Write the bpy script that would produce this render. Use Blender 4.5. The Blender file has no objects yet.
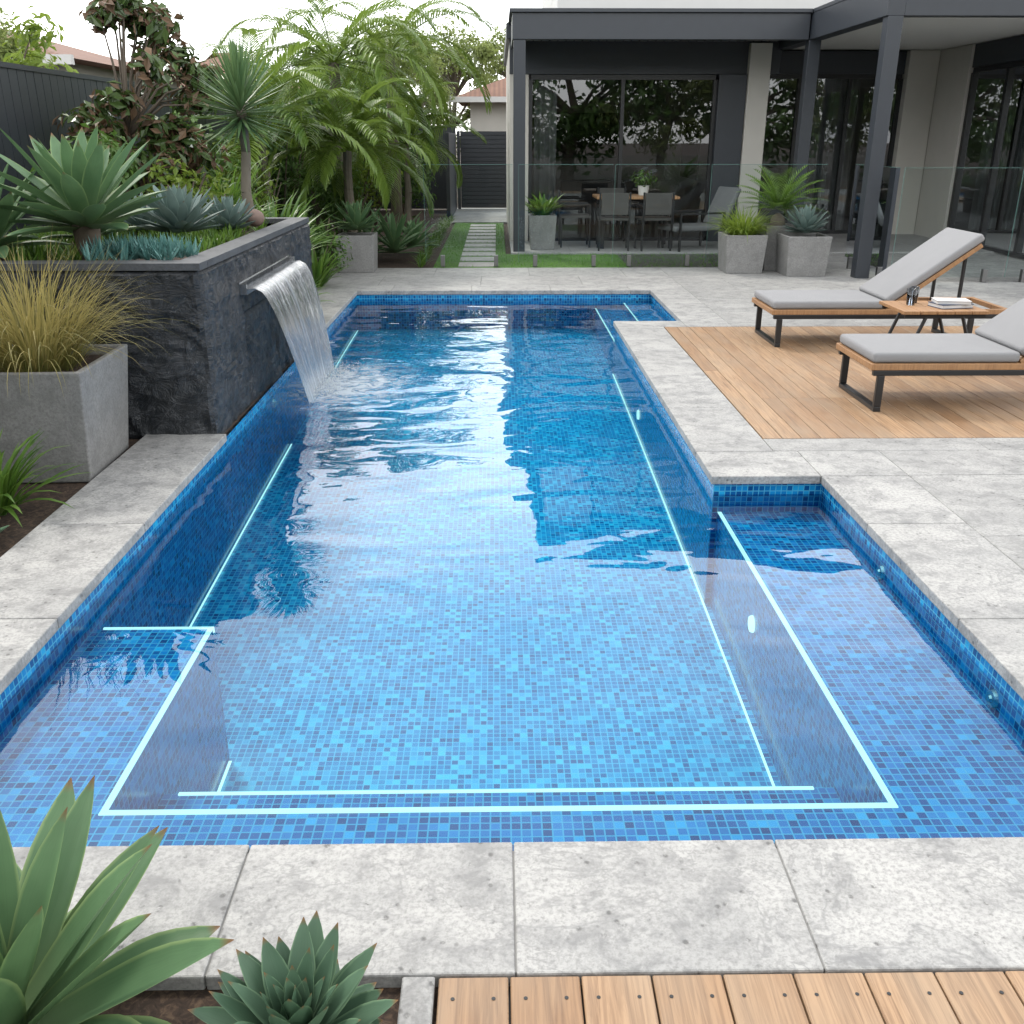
import bpy, math, random
from mathutils import Vector, Matrix, Euler, noise
R=random.Random(7)
sc=bpy.context.scene
rad=math.radians
# ------------------------------------------------------------ mesh builder
class MB:
    def __init__(s): s.v=[];s.f=[];s.uv=[];s.r=[];s.m=[];s.rr=0.5
    def face(s,pts,uvs,mat=0,rnd=None):
        i=len(s.v); s.v+= [tuple(p) for p in pts]; s.r+=[s.rr if rnd is None else rnd]*len(pts)
        s.f.append(tuple(range(i,i+len(pts)))); s.uv+=uvs; s.m.append(mat)
    def box(s,x0,x1,y0,y1,z0,z1,mat=0,rnd=None,M=None,skip=''):
        P=[Vector((x,y,z)) for z in(z0,z1) for y in(y0,y1) for x in(x0,x1)]
        if M: P2=[M@p for p in P]
        else: P2=P
        r=s.rr if rnd is None else rnd
        i=len(s.v); s.v+=[tuple(p) for p in P2]; s.r+=[r]*8
        F={'b':(0,2,3,1),'t':(4,5,7,6),'f':(0,1,5,4),'k':(2,6,7,3),'l':(0,4,6,2),'r':(1,3,7,5)}
        for k,q in F.items():
            if k in skip: continue
            s.f.append(tuple(i+a for a in q)); s.m.append(mat)
            for a in q:
                p=P[a]
                s.uv.append((p.x,p.y) if k in'bt' else ((p.x,p.z) if k in'fk' else (p.y,p.z)))
    def cyl(s,a,b,r0,r1,n=8,mat=0,rnd=None,cap=True):
        a=Vector(a);b=Vector(b);d=(b-a);L=d.length
        if L<1e-6:return
        d/=L; u=d.orthogonal().normalized(); w=d.cross(u); r=s.rr if rnd is None else rnd
        i=len(s.v)
        for c,rd in((a,r0),(b,r1)):
            for k in range(n):
                t=2*math.pi*k/n; s.v.append(tuple(c+u*math.cos(t)*rd+w*math.sin(t)*rd)); s.r.append(r)
        for k in range(n):
            k2=(k+1)%n; s.f.append((i+k,i+k2,i+n+k2,i+n+k)); s.m.append(mat)
            s.uv+=[(k/n,0),((k+1)/n,0),((k+1)/n,L),(k/n,L)]
        if cap:
            s.f.append(tuple(i+n+k for k in range(n))); s.m.append(mat); s.uv+=[(0,0)]*n
            s.f.append(tuple(i+k for k in reversed(range(n)))); s.m.append(mat); s.uv+=[(0,0)]*n
    def tube(s,pts,rs,n=8,mat=0):
        for j in range(len(pts)-1): s.cyl(pts[j],pts[j+1],rs[j],rs[j+1],n,mat,cap=(j==len(pts)-2))
    def lathe(s,c,prof,n=24,mat=0,rnd=None):
        c=Vector(c);i=len(s.v);r=s.rr if rnd is None else rnd
        for (rd,z) in prof:
            for k in range(n):
                t=2*math.pi*k/n; s.v.append((c.x+rd*math.cos(t),c.y+rd*math.sin(t),c.z+z)); s.r.append(r)
        for j in range(len(prof)-1):
            for k in range(n):
                k2=(k+1)%n; s.f.append((i+j*n+k,i+j*n+k2,i+(j+1)*n+k2,i+(j+1)*n+k)); s.m.append(mat)
                s.uv+=[(k/n,j),((k+1)/n,j),((k+1)/n,j+1),(k/n,j+1)]
    def leaf(s,p,az,el,L,W,droop,segs=6,fold=.35,prof=None,mat=0,rnd=None,azc=0.,pw=1.):
        pos=Vector(p); r=R.random() if rnd is None else rnd; i=len(s.v)
        for k in range(segs+1):
            t=k/segs
            d=Vector((math.cos(el)*math.cos(az),math.cos(el)*math.sin(az),math.sin(el)))
            sd=Vector((-math.sin(az),math.cos(az),0)); n=d.cross(sd)
            w=W*.5*(prof(t) if prof else max(0.03,(1-t**2)))
            for q in(pos-sd*w+n*(fold*w),pos,pos+sd*w+n*(fold*w)):
                s.v.append(tuple(q)); s.r.append(r)
            pos=pos+d*(L/segs); el-=droop*((k+1)**pw-k**pw)/segs**pw; az+=azc/segs
        for k in range(segs):
            for h in(0,1):
                a=i+3*k+h; s.f.append((a,a+1,a+4,a+3)); s.m.append(mat)
                t0=k/segs;t1=(k+1)/segs
                s.uv+=[(h*.5,t0),(h*.5+.5,t0),(h*.5+.5,t1),(h*.5,t1)]
    def card(s,c,n,size,asp=.5,mat=0,rnd=None):
        n=Vector(n).normalized(); u=n.orthogonal().normalized(); u=(Matrix.Rotation(R.uniform(0,6.28),3,n)@u); w=n.cross(u)
        r=R.random() if rnd is None else rnd
        c=Vector(c); i=len(s.v)
        pts=[c-u*size*.5, c+w*size*asp*.5-u*size*.05+n*size*.08, c+u*size*.5-n*size*.08, c-w*size*asp*.5-u*size*.05+n*size*.08]
        s.v+=[tuple(p) for p in pts]; s.r+=[r]*4; s.f.append((i,i+1,i+2,i+3)); s.m.append(mat)
        s.uv+=[(.5,0),(0,.5),(.5,1),(1,.5)]
    def obj(s,name,mats,parent=None,smooth=False,bevel=0,subs=0,origin=None,bseg=2):
        me=bpy.data.meshes.new(name)
        if origin is None:
            xs=[p[0] for p in s.v];ys=[p[1] for p in s.v];zs=[p[2] for p in s.v]
            origin=Vector(((min(xs)+max(xs))/2,(min(ys)+max(ys))/2,min(zs)))
        o=Vector(origin)
        me.from_pydata([(p[0]-o.x,p[1]-o.y,p[2]-o.z) for p in s.v],[],s.f)
        ul=me.uv_layers.new(name='UVMap')
        flat=[c for uv in s.uv for c in uv]; ul.data.foreach_set('uv',flat)
        at=me.attributes.new('rnd','FLOAT','POINT'); at.data.foreach_set('value',s.r)
        if not isinstance(mats,(list,tuple)): mats=[mats]
        for m in mats: me.materials.append(m)
        me.polygons.foreach_set('material_index',s.m)
        if smooth: me.polygons.foreach_set('use_smooth',[True]*len(s.f))
        me.update()
        ob=bpy.data.objects.new(name,me); sc.collection.objects.link(ob)
        if parent: ob.parent=parent; ob.location=o-parent.location
        else: ob.location=o
        if bevel:
            b=ob.modifiers.new('bevel','BEVEL'); b.width=bevel; b.segments=bseg; b.limit_method='ANGLE'; b.harden_normals=False
        return ob
def empty(name,loc=(0,0,0)):
    e=bpy.data.objects.new(name,None); e.location=loc; e.empty_display_size=.2; sc.collection.objects.link(e); return e
# ------------------------------------------------------------ materials
class NT:
    def __init__(s,name,world=False):
        if world:
            w=bpy.data.worlds.new(name); s.id=w
        else: s.id=bpy.data.materials.new(name)
        s.id.use_nodes=True; s.t=s.id.node_tree; s.t.nodes.clear()
        s.out=s.t.nodes.new('ShaderNodeOutputWorld' if world else 'ShaderNodeOutputMaterial')
    def n(s,ty,props=None,**inp):
        nd=s.t.nodes.new('ShaderNode'+ty)
        for k,v in (props or {}).items(): setattr(nd,k,v)
        for k,v in inp.items():
            key=k.replace('_',' ')
            if k[0]=='i' and k[1:].isdigit(): sk=nd.inputs[int(k[1:])]
            else: sk=nd.inputs[key]
            s.set(sk,v)
        return nd
    def set(s,sk,v):
        if isinstance(v,bpy.types.NodeSocket): s.t.links.new(v,sk)
        elif isinstance(v,bpy.types.Node): s.t.links.new(v.outputs[0],sk)
        else:
            if sk.type=='RGBA' and len(v)==3: v=(*v,1)
            sk.default_value=v
    def math(s,op,a,b=0.,c=None,clamp=False):
        nd=s.n('Math',{'operation':op,'use_clamp':clamp},i0=a,i1=b)
        if c is not None: s.set(nd.inputs[2],c)
        return nd.outputs[0]
    def mix(s,f,a,b,bt='MIX'):
        nd=s.t.nodes.new('ShaderNodeMix'); nd.data_type='RGBA'; nd.blend_type=bt
        s.set(nd.inputs[0],f); s.set(nd.inputs[6],a); s.set(nd.inputs[7],b); return nd.outputs[2]
    def ramp(s,f,stops):
        nd=s.t.nodes.new('ShaderNodeValToRGB'); s.set(nd.inputs[0],f); e=nd.color_ramp.elements
        while len(e)<len(stops): e.new(.5)
        for k,(p,c) in enumerate(stops):
            e[k].position=p
            if isinstance(c,(int,float)): c=(c,c,c)
            e[k].color=(*c,1)
        return nd.outputs[0]
    def noise(s,vec,scale,detail=2,rough=.55,dist=0.):
        nd=s.n('TexNoise',Scale=scale,Detail=detail,Roughness=rough,Distortion=dist)
        if vec is not None: s.set(nd.inputs['Vector'],vec)
        return nd.outputs['Fac']
    def pos(s): return s.n('NewGeometry').outputs['Position']
    def uv(s): return s.n('TexCoord').outputs['UV']
    def rnd(s):
        nd=s.n('Attribute',{'attribute_name':'rnd'}); return nd.outputs['Fac']
    def scale(s,vec,v):
        nd=s.n('VectorMath',{'operation':'MULTIPLY'},i0=vec,i1=v); return nd.outputs[0]
    def add(s,a,b): return s.n('VectorMath',{'operation':'ADD'},i0=a,i1=b).outputs[0]
    def bump(s,h,strength=.3,dist=.01):
        return s.n('Bump',Strength=strength,Distance=dist,Height=h).outputs[0]
    def done(s,sh,disp=None):
        s.t.links.new(sh.outputs[0] if isinstance(sh,bpy.types.Node) else sh,s.out.inputs[0]); return s.id
def simple(name,col,rough=.5,metal=0.,var=.12,nscale=8,bump=.0,bs=60,spec=.5):
    m=NT(name); p=m.pos(); f=m.noise(p,nscale,2)
    c=m.mix(f,tuple(x*(1-var) for x in col),tuple(min(1,x*(1+var)) for x in col))
    kw={}
    if bump: kw['Normal']=m.bump(m.noise(p,bs,1),bump,.004)
    return m.done(m.n('BsdfPrincipled',Base_Color=c,Roughness=rough,Metallic=metal,Specular_IOR_Level=spec,**kw))
def leafmat(name,c1,c2,rough=.45,edge=None,base=None,trans=.25,stripe=0.,tip=None):
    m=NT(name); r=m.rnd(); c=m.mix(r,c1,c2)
    if edge or base or stripe or tip:
        uv=m.uv(); sep=m.n('SeparateXYZ',Vector=uv); u=sep.outputs[0]; v=sep.outputs[1]
    if stripe:
        st=m.noise(m.scale(uv,(26,1.5,1)),1,1); c=m.mix(m.math('MULTIPLY',st,stripe),c,tuple(min(1,x*1.6) for x in c2))
        n=m.noise(m.pos(),14,2); c=m.mix(m.math('MULTIPLY',n,.6),c,tuple(x*.5 for x in c1))
    if base: c=m.mix(m.ramp(v,[(0,1.),(.45,0.)]),c,base)
    if edge:
        ed=m.math('ABSOLUTE',m.math('SUBTRACT',u,.5)); c=m.mix(m.ramp(ed,[(.42,0.),(.49,1.)]),c,edge)
    if tip: c=m.mix(m.ramp(v,[(.93,0.),(.985,1.)]),c,tip)
    b=m.n('BsdfPrincipled',Base_Color=c,Roughness=rough,Specular_IOR_Level=.4)
    if trans:
        t=m.n('BsdfTranslucent',Color=tuple(min(1,x*1.6) for x in c2))
        return m.done(m.n('MixShader',i0=trans,i1=b.outputs[0],i2=t.outputs[0]))
    return m.done(b)
def stone_mat(name,ca,cb,cc,pit=True):
    m=NT(name); p=m.pos(); r=m.rnd()
    off=m.n('CombineXYZ',X=m.math('MULTIPLY',r,37.),Y=m.math('MULTIPLY',r,91.))
    q=m.add(p,off.outputs[0])
    a=m.noise(m.scale(q,(1.,1.5,1.)),2.2,5,.68,.5); b=m.noise(q,9,5,.74,.3); g2=m.noise(q,75,2,.75)
    c=m.mix(m.ramp(a,[(.40,0.),(.60,1.)]),ca,cb)
    c=m.mix(m.math('MULTIPLY',m.ramp(b,[(.46,0.),(.60,.9)]),m.ramp(a,[(.36,.25),(.58,1.)])),c,cc)
    vein=m.math('ABSOLUTE',m.math('SUBTRACT',a,.47)); c=m.mix(m.ramp(vein,[(0.,.6),(.016,0.)]),c,cc)
    c=m.mix(m.ramp(g2,[(.43,.0),(.68,.6)]),c,tuple(x*.5 for x in cb))
    c=m.mix(m.math('MULTIPLY',r,.24),c,tuple(x*.62 for x in ca))
    h=g2
    if pit:
        vo=m.n('TexVoronoi',Vector=q,Scale=30.).outputs['Distance']
        pm=m.math('MULTIPLY',m.ramp(vo,[(.12,1.),(.25,0.)]),m.ramp(b,[(.50,0.),(.57,1.)]))
        c=m.mix(m.math('MULTIPLY',pm,.8),c,tuple(x*.22 for x in ca)); h=m.math('SUBTRACT',g2,pm)
    return m.done(m.n('BsdfPrincipled',Base_Color=c,Roughness=.6,Normal=m.bump(h,.4,.005)))
M_STONE=stone_mat('coping_stone',(.385,.382,.37),(.30,.30,.294),(.175,.176,.177))
M_PAVE=stone_mat('paving_stone',(.35,.348,.338),(.275,.275,.27),(.175,.175,.174))
M_GROUT=simple('grout',(.22,.218,.21),.9)
M_PATIO=stone_mat('patio_tile',(.33,.33,.325),(.30,.302,.30),(.27,.27,.27),pit=False)
M_CONC=stone_mat('concrete',(.24,.24,.235),(.21,.21,.208),(.165,.165,.162),pit=False)
def wood(name,cols,rough=.55,worn=.45,wc=(.27,.215,.155)):
    m=NT(name); p=m.uv(); r=m.rnd()
    off=m.n('CombineXYZ',X=m.math('MULTIPLY',r,17.),Y=m.math('MULTIPLY',r,53.)).outputs[0]
    q=m.add(p,off)
    g=m.noise(m.scale(q,(60,2.4,1)),1,4,.65,1.4)
    c=m.mix(r,cols[0],cols[1]); c=m.mix(m.ramp(g,[(.40,0.),(.68,.9)]),c,cols[2])
    blot=m.noise(m.scale(q,(3,1.2,1)),1.6,3,.6); c=m.mix(m.ramp(blot,[(.38,0.),(.7,worn)]),c,wc)
    return m.done(m.n('BsdfPrincipled',Base_Color=c,Roughness=rough,Normal=m.bump(g,.35,.002)))
M_WOOD=wood('timber_decking',[(.245,.14,.07),(.38,.245,.14),(.15,.082,.042)])
M_TEAK=wood('teak',[(.33,.18,.08),(.38,.21,.10),(.2,.1,.045)],.5,.1)
M_MET=simple('charcoal_metal',(.026,.031,.039),.42,0.,.1)
M_FRAME=simple('black_frame',(.012,.013,.015),.35)
M_CUSH=simple('cushion_fabric',(.235,.237,.245),.95,0.,.06,5,.5,900)
M_RENDER=simple('white_render',(.5,.5,.49),.85,0.,.05,3)
M_BEIGE=simple('beige_render',(.45,.435,.40),.85,0.,.06,3)
M_DARKI=simple('interior_dark',(.06,.058,.055),.8)
M_STEEL=simple('stainless_steel',(.55,.56,.57),.25,1.,.05)
M_SOFA=simple('sofa_fabric',(.13,.135,.14),.9)
M_PAPER=simple('book_paper',(.5,.5,.5),.7); M_NAVY=simple('book_cover',(.03,.05,.1),.4)
def mk():
    m=NT('mulch'); p=m.pos(); a=m.noise(p,38,4,.75,1.)
    c=m.ramp(a,[(.3,(.010,.007,.005)),(.5,(.04,.025,.017)),(.68,(.10,.065,.042)),(.8,(.17,.13,.09))])
    return m.done(m.n('BsdfPrincipled',Base_Color=c,Roughness=.95))
M_SOIL=mk()
def mkslate():
    m=NT('slate_cladding'); p=m.pos(); r=m.rnd()
    off=m.n('CombineXYZ',X=m.math('MULTIPLY',r,13.),Z=m.math('MULTIPLY',r,7.)).outputs[0]
    q=m.add(p,off)
    a=m.noise(q,2.6,5,.7,1.8); b=m.noise(m.scale(q,(6,6,9)),1.,5,.75,1.4)
    c=m.ramp(a,[(.3,(.007,.009,.011)),(.5,(.014,.017,.021)),(.62,(.024,.027,.032)),(.75,(.05,.054,.06))])
    c=m.mix(m.ramp(b,[(.54,0.),(.74,.7)]),c,(.07,.074,.082))
    vein=m.math('ABSOLUTE',m.math('SUBTRACT',a,.52)); c=m.mix(m.ramp(vein,[(0.,.55),(.007,0.)]),c,(.13,.135,.145))
    return m.done(m.n('BsdfPrincipled',Base_Color=c,Roughness=.5,Normal=m.bump(b,1.,.03)))
M_SLATE=mkslate()
def mosaic(name,cols,size=.029,grout=(.10,.24,.34)):
    m=NT(name); uv=m.scale(m.uv(),(1/size,1/size,0))
    fl=m.n('VectorMath',{'operation':'FLOOR'},i0=uv).outputs[0]; fr=m.n('VectorMath',{'operation':'FRACTION'},i0=uv).outputs[0]
    w=m.n('TexWhiteNoise',{'noise_dimensions':'2D'},Vector=fl).outputs['Value']
    c=m.ramp(w,[(i/(len(cols)-1),k) for i,k in enumerate(cols)])
    s=m.n('SeparateXYZ',Vector=fr)
    def e(x): return m.math('ABSOLUTE',m.math('SUBTRACT',x,.5))
    mx=m.math('MAXIMUM',e(s.outputs[0]),e(s.outputs[1])); g=m.ramp(mx,[(.415,0.),(.43,1.)])
    c=m.mix(m.math('MULTIPLY',g,.95),c,grout)
    return m.done(m.n('BsdfPrincipled',Base_Color=c,Roughness=.2))
M_TILE=mosaic('blue_mosaic_tile',[(.001,.035,.14),(.002,.11,.32),(.001,.06,.21),(.004,.20,.47),(.001,.12,.35),(.012,.33,.60)],grout=(.06,.33,.50))
M_TILEF=mosaic('turquoise_mosaic_tile',[(.001,.07,.22),(.003,.18,.41),(.005,.24,.48),(.001,.13,.33),(.015,.33,.57),(.04,.48,.68)],grout=(.08,.44,.62))
m=NT('led_strip'); M_LED=m.done(m.n('Emission',Color=(.68,1.,.98),Strength=1.3))
def mkwater():
    m=NT('pool_water'); p=m.pos()
    d=m.n('VectorMath',{'operation':'DISTANCE'},i0=p,i1=(-1.35,7.1,-.1)).outputs['Value']
    near=m.ramp(m.math('DIVIDE',d,8.),[(0.,.9),(.18,.33),(.4,.16),(.7,.11),(1.,.085)])
    a=m.noise(m.scale(p,(1.1,1.9,1)),1.,1,.5,.7); b=m.noise(m.scale(p,(4.,7,1)),1.,1,.5,.5)
    ring=m.math('MULTIPLY',m.math('SINE',m.math('MULTIPLY',m.math('ADD',d,m.math('MULTIPLY',b,.3)),20.)),m.ramp(m.math('DIVIDE',d,3.5),[(0.,.09),(1.,0.)]))
    h=m.math('ADD',m.math('MULTIPLY',a,1.4),m.math('MULTIPLY',b,.15)); h=m.math('ADD',h,ring)
    h=m.math('MULTIPLY',h,near)
    nb=m.bump(h,1.,.055)
    fr=m.n('Fresnel',IOR=1.37,Normal=nb)
    tr=m.n('BsdfTransparent',Color=(.60,.93,1.)); gl=m.n('BsdfGlossy',Color=(1,1,1),Roughness=.01,Normal=nb)
    return m.done(m.n('MixShader',i0=fr.outputs[0],i1=tr.outputs[0],i2=gl.outputs[0]))
M_WATER=mkwater()
def glassmat(name,tint,ior=1.5,rough=0.):
    m=NT(name); fr=m.n('Fresnel',IOR=ior); tr=m.n('BsdfTransparent',Color=tint); gl=m.n('BsdfGlossy',Roughness=rough,Color=(.95,.97,1))
    return m.done(m.n('MixShader',i0=fr.outputs[0],i1=tr.outputs[0],i2=gl.outputs[0]))
M_GLASS=glassmat('window_glass',(.50,.53,.54),1.9); M_FGLASS=glassmat('fence_glass',(.86,.92,.91),1.3)
M_GEDGE=simple('glass_edge',(.10,.2,.18),.1)
def mkgrass():
    m=NT('lawn_grass'); a=m.noise(m.pos(),45,3,.7)
    c=m.ramp(a,[(.3,(.02,.06,.008)),(.6,(.06,.15,.02)),(.8,(.12,.22,.04))])
    return m.done(m.n('BsdfPrincipled',Base_Color=c,Roughness=.9))
M_GRASS=mkgrass()
# ------------------------------------------------------------ world & sun
w=NT('World',True); sc.world=w.id
try:
    w.id.cycles.sampling_method='MANUAL'; w.id.cycles.sample_map_resolution=512
except Exception: pass
SE,SR=rad(52),rad(-35)
sky=w.n('TexSky',{'sky_type':'NISHITA','sun_disc':False,'sun_elevation':SE,'sun_rotation':SR})
gc=w.n('TexCoord').outputs['Generated']; sp=w.n('SeparateXYZ',Vector=gc)
cl=w.noise(w.scale(gc,(1,1,2.2)),2.3,3,.55)
base=w.ramp(cl,[(.32,(.57,.578,.59)),(.5,(.81,.808,.80)),(.68,(1.,.985,.955))])
lowf=w.ramp(sp.outputs[2],[(0.,.66),(.14,.95),(.35,1.),(.55,.76),(.8,.48),(1.,.43)])
cloud=w.n('VectorMath',{'operation':'SCALE'},i0=base); w.set(cloud.inputs['Scale'],w.math('MULTIPLY',lowf,4.2))
skys=w.n('VectorMath',{'operation':'SCALE'},i0=sky); skys.inputs['Scale'].default_value=.05
add=w.n('VectorMath',{'operation':'ADD'},i0=cloud.outputs[0],i1=skys.outputs[0])
w.done(w.n('Background',Color=add.outputs[0],Strength=1.))
sl=bpy.data.lights.new('sun','SUN'); sl.energy=2.2; sl.angle=rad(10); sl.color=(1,.94,.85)
so=bpy.data.objects.new('sun',sl); sc.collection.objects.link(so)
sd=Vector((math.sin(SR)*math.cos(SE),math.cos(SR)*math.cos(SE),math.sin(SE)))
so.rotation_euler=sd.to_track_quat('Z','Y').to_euler(); so.location=(0,0,20)
# ------------------------------------------------------------ ground sheet (with pool hole)
b=MB()
xs=[-300,-1.62,1.76,300]; ys=[-300,1.84,10.92,300]
for i in range(3):
    for j in range(3):
        if i==1 and j==1: continue
        b.face([(xs[i],ys[j],-.035),(xs[i+1],ys[j],-.035),(xs[i+1],ys[j+1],-.035),(xs[i],ys[j+1],-.035)],[(0,0),(1,0),(1,1),(0,1)])
b.obj('ground',M_SOIL,origin=(0,0,0))
# ------------------------------------------------------------ swimming pool
pool=empty('swimming_pool',(0,6.4,0))
XL,XR,YN,YF=-1.6,1.66,1.85,10.9
SH=-.2
def fz(y): return -.44-.43*max(0,(10.9-y)/8.5)**1.3
b=MB()
def wallx(x,y0,y1,z0,z1,mat=0):
    b.face([(x,y0,z0),(x,y1,z0),(x,y1,z1),(x,y0,z1)],[(y0,z0),(y1,z0),(y1,z1),(y0,z1)],mat)
def wally(y,x0,x1,z0,z1,mat=0): b.face([(x0,y,z0),(x1,y,z0),(x1,y,z1),(x0,y,z1)],[(x0,z0),(x1,z0),(x1,z1),(x0,z1)],mat)
def flat(x0,x1,y0,y1,z,mat=0): b.face([(x0,y0,z),(x1,y0,z),(x1,y1,z),(x0,y1,z)],[(x0,y0),(x1,y0),(x1,y1),(x0,y1)],mat)
T=-.035
wallx(XL,YN,3.33,-1,T); wallx(XL,3.33,YF,-1,T)
wally(YN,XL,XR,-1,T); wallx(XR,YN,4.56,-1,T); wally(4.56,1.1,XR,-1,T); wallx(1.1,4.56,8.93,-1,T); wally(8.93,1.1,1.74,-1,T); wallx(1.74,8.93,YF,-1,T); wally(YF,XL,1.74,-1,T)
flat(XL,XR,YN,2.24,SH); flat(XL,-1.13,2.24,3.33,SH); flat(1.13,XR,2.24,4.56,SH)
wallx(-1.13,2.24,3.33,-1,SH); wallx(1.13,2.24,4.559,-1,SH); wally(3.33,XL,-1.13,-1,SH); wally(2.24,-1.13,1.13,-.45,SH)
flat(-1.13,1.13,2.24,2.64,-.45); wally(2.64,-1.13,1.13,-1,-.45)
flat(1.1,1.74,8.93,YF,SH); wallx(1.098,8.93,YF,-1,SH)
b.box(1.42,1.74,8.95,10.88,SH+.001,-.14)
n=24
for k in range(n):
    a=2.64+(YF-2.64)*k/n;c=2.64+(YF-2.64)*(k+1)/n
    b.face([(XL,a,fz(a)),(1.74,a,fz(a)),(1.74,c,fz(c)),(XL,c,fz(c))],[(XL,a),(1.74,a),(1.74,c),(XL,c)],1)
b.obj('pool_shell',[M_TILE,M_TILEF],pool,origin=(0,0,0))
b=MB(); t=.018; e=.004
b.box(-1.13-t,1.13+t,2.24-t,2.24+.002,SH+e-.003,SH+e); b.box(-1.13-t,-1.128,2.242,3.33,SH+e-.003,SH+e); b.box(XL+.04,-1.128,3.332,3.332+.012,SH-.02,SH+e); b.box(1.128,1.13+t,2.242,4.55,SH+e-.003,SH+e)
b.box(-1.08,1.06,2.629,2.643,-.453,-.446)
def ledy(x0,x1,y0,y1,n=20):
    for k in range(n):
        a=y0+(y1-y0)*k/n;c=y0+(y1-y0)*(k+1)/n
        b.face([(x0,a,fz(a)+.012),(x1,a,fz(a)+.012),(x1,c,fz(c)+.012),(x0,c,fz(c)+.012)],[(0,0)]*4)
ledy(1.105-.018,1.105-.006,2.66,8.9); ledy(XL+.006,XL+.018,3.35,7.0); ledy(XL+.006,XL+.018,8.7,10.8); ledy(-1.124,-1.111,2.66,3.3,4)
b.box(1.1,1.115,8.95,10.85,SH+.001,SH+.004); b.box(1.42,1.435,8.96,10.85,-.139,-.136)
b.obj('led_strips',M_LED,pool,origin=(0,0,0))
b=MB()
for y,x,s in((3.72,1.66,-1),(2.72,1.66,-1),(6.6,-1.6,1)):
    b.cyl((x,y,-.155),(x+s*.012,y,-.155),.034,.03,20); b.cyl((x+s*.012,y,-.155),(x+s*.02,y,-.155),.015,.012,14)
for y in(3.75,7.2):
    xx=1.13 if y<4.56 else 1.1
    b.cyl((xx,y,-.42),(xx-.012,y,-.42),.04,.036,20,1)
b.obj('pool_fittings',[M_STEEL,M_LED],pool,origin=(0,0,0))
b=MB()
WZ=-.105
for (x0,x1,y0,y1) in((XL,1.1,YN,YF),(1.1,XR,YN,4.56),(1.1,1.74,8.93,YF)): flat(x0,x1,y0,y1,WZ)
b.obj('pool_water',M_WATER,origin=(0,0,0))
# ------------------------------------------------------------ paving
pav=empty('stone_paving',(0,0,0))
def slabs(b,x0,x1,y0,y1,dx,dy,ox=None,oy=None,gap=.003,z0=-.045,z1=0.,stag=False):
    def cuts(a,c,d,o):
        o=a if o is None else o; L=[a]; k=math.floor((a-o)/d)+1
        while o+k*d<c-.03:
            if o+k*d>a+.03: L.append(o+k*d)
            k+=1
        return L+[c]
    Y=cuts(y0,y1,dy,oy)
    for j in range(len(Y)-1):
        X=cuts(x0,x1,dx,(x0 if ox is None else ox)+(dx/2 if stag and j%2 else 0))
        for i in range(len(X)-1):
            b.box(X[i]+gap/2,X[i+1]-gap/2,Y[j]+gap/2,Y[j+1]-gap/2,z0,z1+R.uniform(-.0006,.0006),0,R.random())
ov=.018
b=MB()
slabs(b,-2.05,2.09,1.47,YN+ov,.64,9,ox=.03)
slabs(b,-2.05,XL+ov,YN+ov,5.335,9,.9,oy=3.05)
slabs(b,XR-ov,2.09,YN+ov,4.56-ov,9,.9,oy=1.2)
slabs(b,1.1-ov,XR-ov,4.56-ov,4.96,.9,9); slabs(b,XR-ov,2.09,4.56-ov,4.96,.9,9)
slabs(b,1.1-ov,1.51,4.96,8.65,9,.9)
slabs(b,1.1-ov,1.74-ov,8.65,8.93+ov,.9,9); slabs(b,1.74-ov,2.14,8.65,YF-ov,9,.9)
slabs(b,-2.05,2.14,YF-ov,11.3,.9,9,ox=-.3); slabs(b,-2.05,XL+ov,8.55,YF-ov,9,.9)
b.obj('coping',M_STONE,pav,bevel=.005,origin=(0,0,0))
b=MB()
slabs(b,2.09,7,1.47,4.96,1.2,.8,oy=1.35,stag=True); slabs(b,1.51,7,4.96,5.19,1.2,9)
slabs(b,-.205,-.135,.2,1.47,9,9)
slabs(b,2.14,9,8.66,12.9,1.2,.8,stag=True); slabs(b,5.6,9,4.96,8.66,1.2,.8,stag=True); slabs(b,-2.6,2.14,11.3,12.9,1.2,.8,stag=True)
slabs(b,4.2,9,12.9,14.5,1.2,.8)
b.obj('pavers',M_PAVE,pav,bevel=.003,origin=(0,0,0),bseg=1)
b=MB()
for i,q in enumerate(((2.1,7,1.475,4.97),(2.1,7,4.971,5.19),(1.12,2.099,4.58,4.97),(-2.04,2.08,1.48,1.84),(-2.04,-1.62,1.841,5.3),(1.67,2.08,1.841,4.55),(1.13,1.505,4.971,8.65),(1.76,9,8.67,14.5),(-2.6,1.75,10.93,12.9),(5.6,9,5.191,8.669),(-2.04,-1.62,8.56,10.92))):
    b.box(*q,-.034,-.006)
b.obj('paving_grout',M_GROUT,pav,origin=(0,0,0))
# ------------------------------------------------------------ decks
def deck(name,x0,x1,y0,y1,wd,z=0.,screws=None,cut=None):
    e=empty(name,((x0+x1)/2,y0,0)); b=MB(); x=x0; s=MB()
    while x<x1-.02:
        c=[y0]+([y0+R.choice([.9,1.7,2.5])] if cut else [])+[y1]
        for k in range(len(c)-1):
            b.box(x+.0022,min(x+wd,x1)-.0022,c[k]+.001,c[k+1]-.001,z-.03,z+R.uniform(-.0006,.0006),0,R.random())
        if screws:
            for y in screws:
                for q in(.22,.78): s.cyl((x+wd*q,y,z-.002),(x+wd*q,y,z+.0012),.0042,.0042,8)
        x+=wd
    b.obj('boards',M_WOOD,e,bevel=.0025,bseg=1)
    if screws: s.obj('screws',M_FRAME,e)
    b=MB(); b.box(x0+.002,x1-.002,y0+.002,y1-.002,-.05,-.033); b.obj('joists',M_FRAME,e)
deck('timber_deck',1.515,5.55,5.195,8.645,.112,cut=True)
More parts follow.
